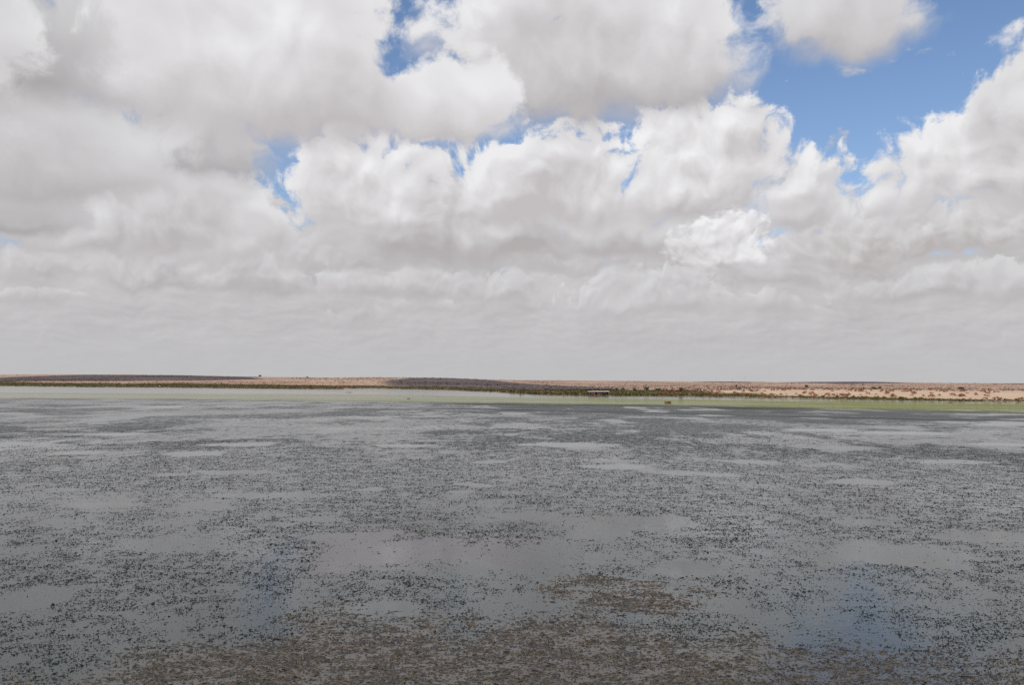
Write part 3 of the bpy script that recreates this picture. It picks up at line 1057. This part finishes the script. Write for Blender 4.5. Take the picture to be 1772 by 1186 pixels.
for k in (0, 1.3, 2.1, 3.7, 5):
    MB().tube((-HW / 2 + k * HW / 5, -2.4, 0.05), (-HW / 2 + k * HW / 5 + 0.05, -2.4, HH - 0.26), 0.10, 0.085, 8).build('post', palewood, hut)
for k in range(5):
    c_ = -HW / 2 + (k + 0.5) * HW / 5
    MB().box((c_, 1.9, HH * 0.44), (HW / 5 - 0.05, 0.10, HH * 0.86)).build('wall_panel', redwall if k < 3 else darkwood, hut)
for sx in (-1, 1):
    MB().box((sx * (HW / 2 - .06), 0.2, HH * 0.42), (0.10, 3.2, HH * 0.80)).build('side_wall', redwall if sx < 0 else darkwood, hut)
MB().box((-HW * 0.34, -2.2, HH * 0.40), (HW * 0.20, 0.09, HH * 0.74)).build('front_panel', redwall, hut)
MB().box((HW * 0.05, -2.2, HH * 0.26), (HW * 0.22, 0.09, HH * 0.48)).build('front_panel', redwall, hut)
bn = MB().box((-HW * 0.2, -0.6, 0.55), (HW * 0.36, 0.5, 0.08))
for sx in (-0.36, -0.04):
    bn.box((HW * sx, -0.6, 0.28), (0.10, 0.44, 0.48))
bn.build('bench', palewood, hut)
MB().box((HW * 0.24, 0.4, 0.55), (HW * 0.34, 1.2, 1.0)).build('counter', darkwood, hut)

# ------------------------------------------------------------------ boat
bx, by = ground_at(1155.5, 698.4)
bm_ = math.hypot(bx, by) / 1364
BL = 9.5 * bm_ * 1.15
boat = tag(empty('rowing_boat', (bx, by, 0.0), 0.12), 'small orange-brown wooden rowing boat afloat in the green algae', 'boat')
orange = rough_mat('orange_paint', (0.20, 0.088, 0.035), (0.14, 0.065, 0.032), 6.0, rough=0.6)
hullin = rough_mat('dark_boards', (0.045, 0.032, 0.024), (0.075, 0.052, 0.036), 6.0)
NS, NR = 15, 9
V = []; F = []
for i in range(NS):
    t = i / (NS - 1)
    bw = 0.40 * BL * 0.5 * (1 - max(0, (0.45 - t) / 0.45) ** 2.2) * (1 - 0.22 * max(0, (t - 0.6) / 0.4) ** 2)
    sheer = 0.20 * BL * (1 + 0.55 * (1 - t) ** 2.5 + 0.12 * t * t)
    keel = -0.05 * BL + 0.09 * BL * max(0, (0.25 - t) / 0.25) ** 2
    for j in range(NR):
        a = math.pi * j / (NR - 1)
        V.append(((t - 0.5) * BL, -math.cos(a) * bw * (abs(math.sin(a)) ** 0.25 if 0 < j < NR - 1 else 1) if False else -math.cos(a) * bw,
                  keel + (sheer - keel) * (1 - math.sin(a) ** 0.7)))
for i in range(NS - 1):
    for j in range(NR - 1):
        q = i * NR + j
        F.append((q, q + 1, q + NR + 1, q + NR))
hull = mesh_obj('hull', V, F, orange, boat, True)
sd = hull.modifiers.new('thickness', 'SOLIDIFY'); sd.thickness = 0.04; sd.offset = 1
tr = MB().poly([V[(NS - 1) * NR + j] for j in range(NR)], [tuple(range(NR))])
to = tr.build('transom', hullin, boat); sd = to.modifiers.new('thickness', 'SOLIDIFY'); sd.thickness = 0.05
for s in (0, NR - 1):
    gw = MB()
    for i in range(NS - 1):
        p, q = Vector(V[i * NR + s]), Vector(V[(i + 1) * NR + s])
        if (p - q).length > 1e-3:
            gw.tube(p + Vector((0, 0, .015)), q + Vector((0, 0, .015)), 0.035, 0.035, 6)
    gw.build('gunwale', darkwood, boat)
for t in (0.35, 0.62, 0.88):
    MB().box(((t - 0.5) * BL, 0, 0.13 * BL), (0.20, 0.36 * BL, 0.035)).build('thwart', palewood, boat)
MB().box((0.22 * BL, 0, 0.20 * BL), (0.46 * BL, 0.34 * BL, 0.22 * BL), 0.1).build('dark_block', hullin, boat)  # plain dark box over the right half of the boat

# ------------------------------------------------------------------ poles on the skyline
steel = rough_mat('grey_pole', (0.20, 0.20, 0.20), (0.28, 0.28, 0.28), 3.0)
for px, dist, h, lab in [(1179.5, 2850, 15, 'thin utility pole on the skyline above the dark round tree'),
                         (1209, 2900, 12, 'thin utility pole on the skyline, second from the left'),
                         (1239, 2950, 13, 'thin utility pole on the skyline, third from the left'),
                         (1268, 3000, 14, 'thin utility pole on the skyline, left neighbour of the tallest'),
                         (1289.5, 2000, 16, 'tallest thin pole on the skyline, farthest to the right')]:
    x, y, _ = at_distance(px, 660, dist)
    p = tag(empty('utility_pole', (x, y, land_z(x, y))), lab, 'pole', 'utility poles along the skyline')
    MB().tube((0, 0, -0.5), (0, 0, h), 0.26, 0.16, 8).build('post', steel, p)
    ca = MB().box((0, 0, h - 0.8), (3.4, 0.2, 0.22)).build('crossarm', steel, p)
    for k in (-1.5, 0, 1.5):
        MB().tube((k, 0, h - 0.69), (k, 0, h - 0.3), 0.09, 0.06, 6).build('insulator', steel, ca)

# ------------------------------------------------------------------ small things in the water
for px, py, h, lab in [(900, 686.0, 0.95, 'short dark stake standing in the pale water left of the shelter')]:
    x, y = ground_at(px, py)
    s = tag(empty('stake', (x, y, -0.5)), lab, 'stake')
    MB().tube((0, 0, 0), (0.06, 0.02, h + 0.5), 0.14, 0.10, 8).build('post', darkwood, s)
    MB().tube((0.06, 0.02, h + 0.44), (0.06, 0.02, h + 0.56), 0.16, 0.12, 8).build('cap', palewood, s)
for px, py, L, lab in [(603, 679.6, 3.4, 'dark log lying in the pale water off the left spit'),
                       (707, 690.5, 1.3, 'thin driftwood branch in the green algae left of centre'),
                       (1645, 697.6, 1.8, 'small dark log in the pale water below the sand bank')]:
    x, y = ground_at(px, py)
    s = tag(empty('log', (x, y, 0.02), random.uniform(-.2, .2)), lab, 'log')
    MB().tube((-L / 2, 0, 0.02), (L / 2, 0.1, 0.06), 0.16, 0.10, 8).build('stem', darkwood, s)
    MB().tube((L * .15, 0.03, 0.06), (L * .34, 0.1, 0.50), 0.06, 0.03, 6).build('branch', darkwood, s)
x, y = ground_at(277, 670.6)
r = np.random.default_rng(3)
V = []; F = []
for i in range(6):
    for j in range(9):
        a = j / 9 * 6.283; e = (i / 5 - 0.15) * 1.5
        k = 0.75 + 0.35 * r.random()
        V.append((math.cos(a) * math.cos(e) * 1.5 * k, math.sin(a) * math.cos(e) * 1.1 * k, math.sin(e) * 1.3 * k))
for i in range(5):
    for j in range(9):
        F.append((i * 9 + j, i * 9 + (j + 1) % 9, (i + 1) * 9 + (j + 1) % 9, (i + 1) * 9 + j))
F.append(tuple(45 + j for j in range(9)))
rock = mesh_obj('boulder', V, F, plaster, loc=(x, y, 0.2))
tag(rock, 'pale boulder at the water edge in front of the left reeds', 'boulder')

# ------------------------------------------------------------------ clouds over the lake and hills, above the photograph, that shade them
vapour, n, p, out = material('cloud_vapour')
df = n.node('ShaderNodeBsdfDiffuse'); df.inputs[0].default_value = (0.88, 0.88, 0.88, 1)
tl = n.node('ShaderNodeBsdfTranslucent'); tl.inputs[0].default_value = (0.85, 0.85, 0.86, 1)
n.L.new(n.over(0.25, df.outputs[0], tl.outputs[0]), out.inputs[0])


def shade_cloud(outline, thick, label, seed, cloud_z=950.0):
    """a flat-based cumulus whose shadow falls on the given outline on the ground"""
    q = np.array(outline, float)
    cx, cy = q.mean(0)
    sh = Vector((SUN_DIR.x, SUN_DIR.y)) * (cloud_z / SUN_DIR.z)
    seg = np.linalg.norm(np.roll(q, -1, 0) - q, axis=1)
    s = np.concatenate([[0], np.cumsum(seg)])
    n_ = 180
    t = np.linspace(0, s[-1], n_, endpoint=False)
    qq = np.vstack([q, q[:1]])
    ox = np.interp(t, s, qq[:, 0]); oy = np.interp(t, s, qq[:, 1])
    V = [(0, 0, thick)]
    R = 14
    for i in range(1, R + 1):
        k = i / R
        X = (ox - cx) * k; Y = (oy - cy) * k
        nz = fbm((X + cx) / 90, (Y + cy) / 90, 4, seed)
        Z = thick * np.sqrt(max(0, 1 - k * k)) * (0.4 + 1.2 * nz)
        V += list(zip(X, Y, Z))
    for i in range(R - 1, 0, -1):
        k = i / R
        X = (ox - cx) * k; Y = (oy - cy) * k
        V += list(zip(X, Y, -10 - 14 * fbm((X + cx) / 60, (Y + cy) / 60, 3, seed + 5) * (1 - k)))
    V.append((0, 0, -14))
    F = [(0, 1 + j, 1 + (j + 1) % n_) for j in range(n_)]
    rings = 2 * R - 1
    for i in range(rings - 1):
        for j in range(n_):
            a = 1 + i * n_
            F.append((a + j, a + n_ + j, a + n_ + (j + 1) % n_, a + (j + 1) % n_))
    a = 1 + (rings - 1) * n_
    F += [(a + j, len(V) - 1, a + (j + 1) % n_) for j in range(n_)]
    o = mesh_obj('cloud', V, F, vapour, smooth_shade=True, loc=(cx + sh.x, cy + sh.y, cloud_z))
    tag(o, label, kind='stuff')


def rough_ring(cx, cy, w, h, seed, rot=0.0):
    pts = []
    for k in range(72):
        a = 2 * math.pi * k / 72
        f = 0.72 + 0.56 * float(fbm(np.array([math.cos(a) * 1.7 + seed * 7.3]), np.array([math.sin(a) * 1.7 - seed * 3.1]), 4, seed)[0])
        u, v = math.cos(a) * w * f, math.sin(a) * h * f
        pts.append((cx + u * math.cos(rot) - v * math.sin(rot), cy + u * math.sin(rot) + v * math.cos(rot)))
    return pts


front = []
for k in range(len(_ALG_N) - 1):
    for u in np.linspace(0, 1, 10, endpoint=False):
        p0, p1 = _ALG_N[k], _ALG_N[k + 1]
        f = 0.95 + 0.06 * (float(fbm(np.array([k + u]) * 1.4, np.array([0.3]), 3, 14)[0]) - 0.5)
        front.append(tuple((p0 + (p1 - p0) * u) * f))
shade_cloud(front + [(420, 60), (480, -200), (200, -420), (-200, -420), (-520, -200), (-480, 80)], 45,
            'broad grey cloud overhead that shades the near lake', 1)


for k, (px, dist, w, h, rot) in enumerate([(240, 1800, 270, 680, 0.12), (828, 1100, 120, 470, 0.22), (1462, 3150, 190, 420, 0.1),
                                           (1440, 840, 62, 34, -0.1), (1815, 3000, 150, 500, 0.2), (40, 3300, 500, 400, 0), (1225, 3200, 150, 330, 0.0),
                                           (470, 2750, 240, 330, 0.2)]):
    x, y, _ = at_distance(px, 660, dist)
    shade_cloud(rough_ring(x, y, w, h, 20 + k, rot), 35, 'cloud high over the hills that shades part of them', 20 + k, max(950.0, 0.62 * dist))
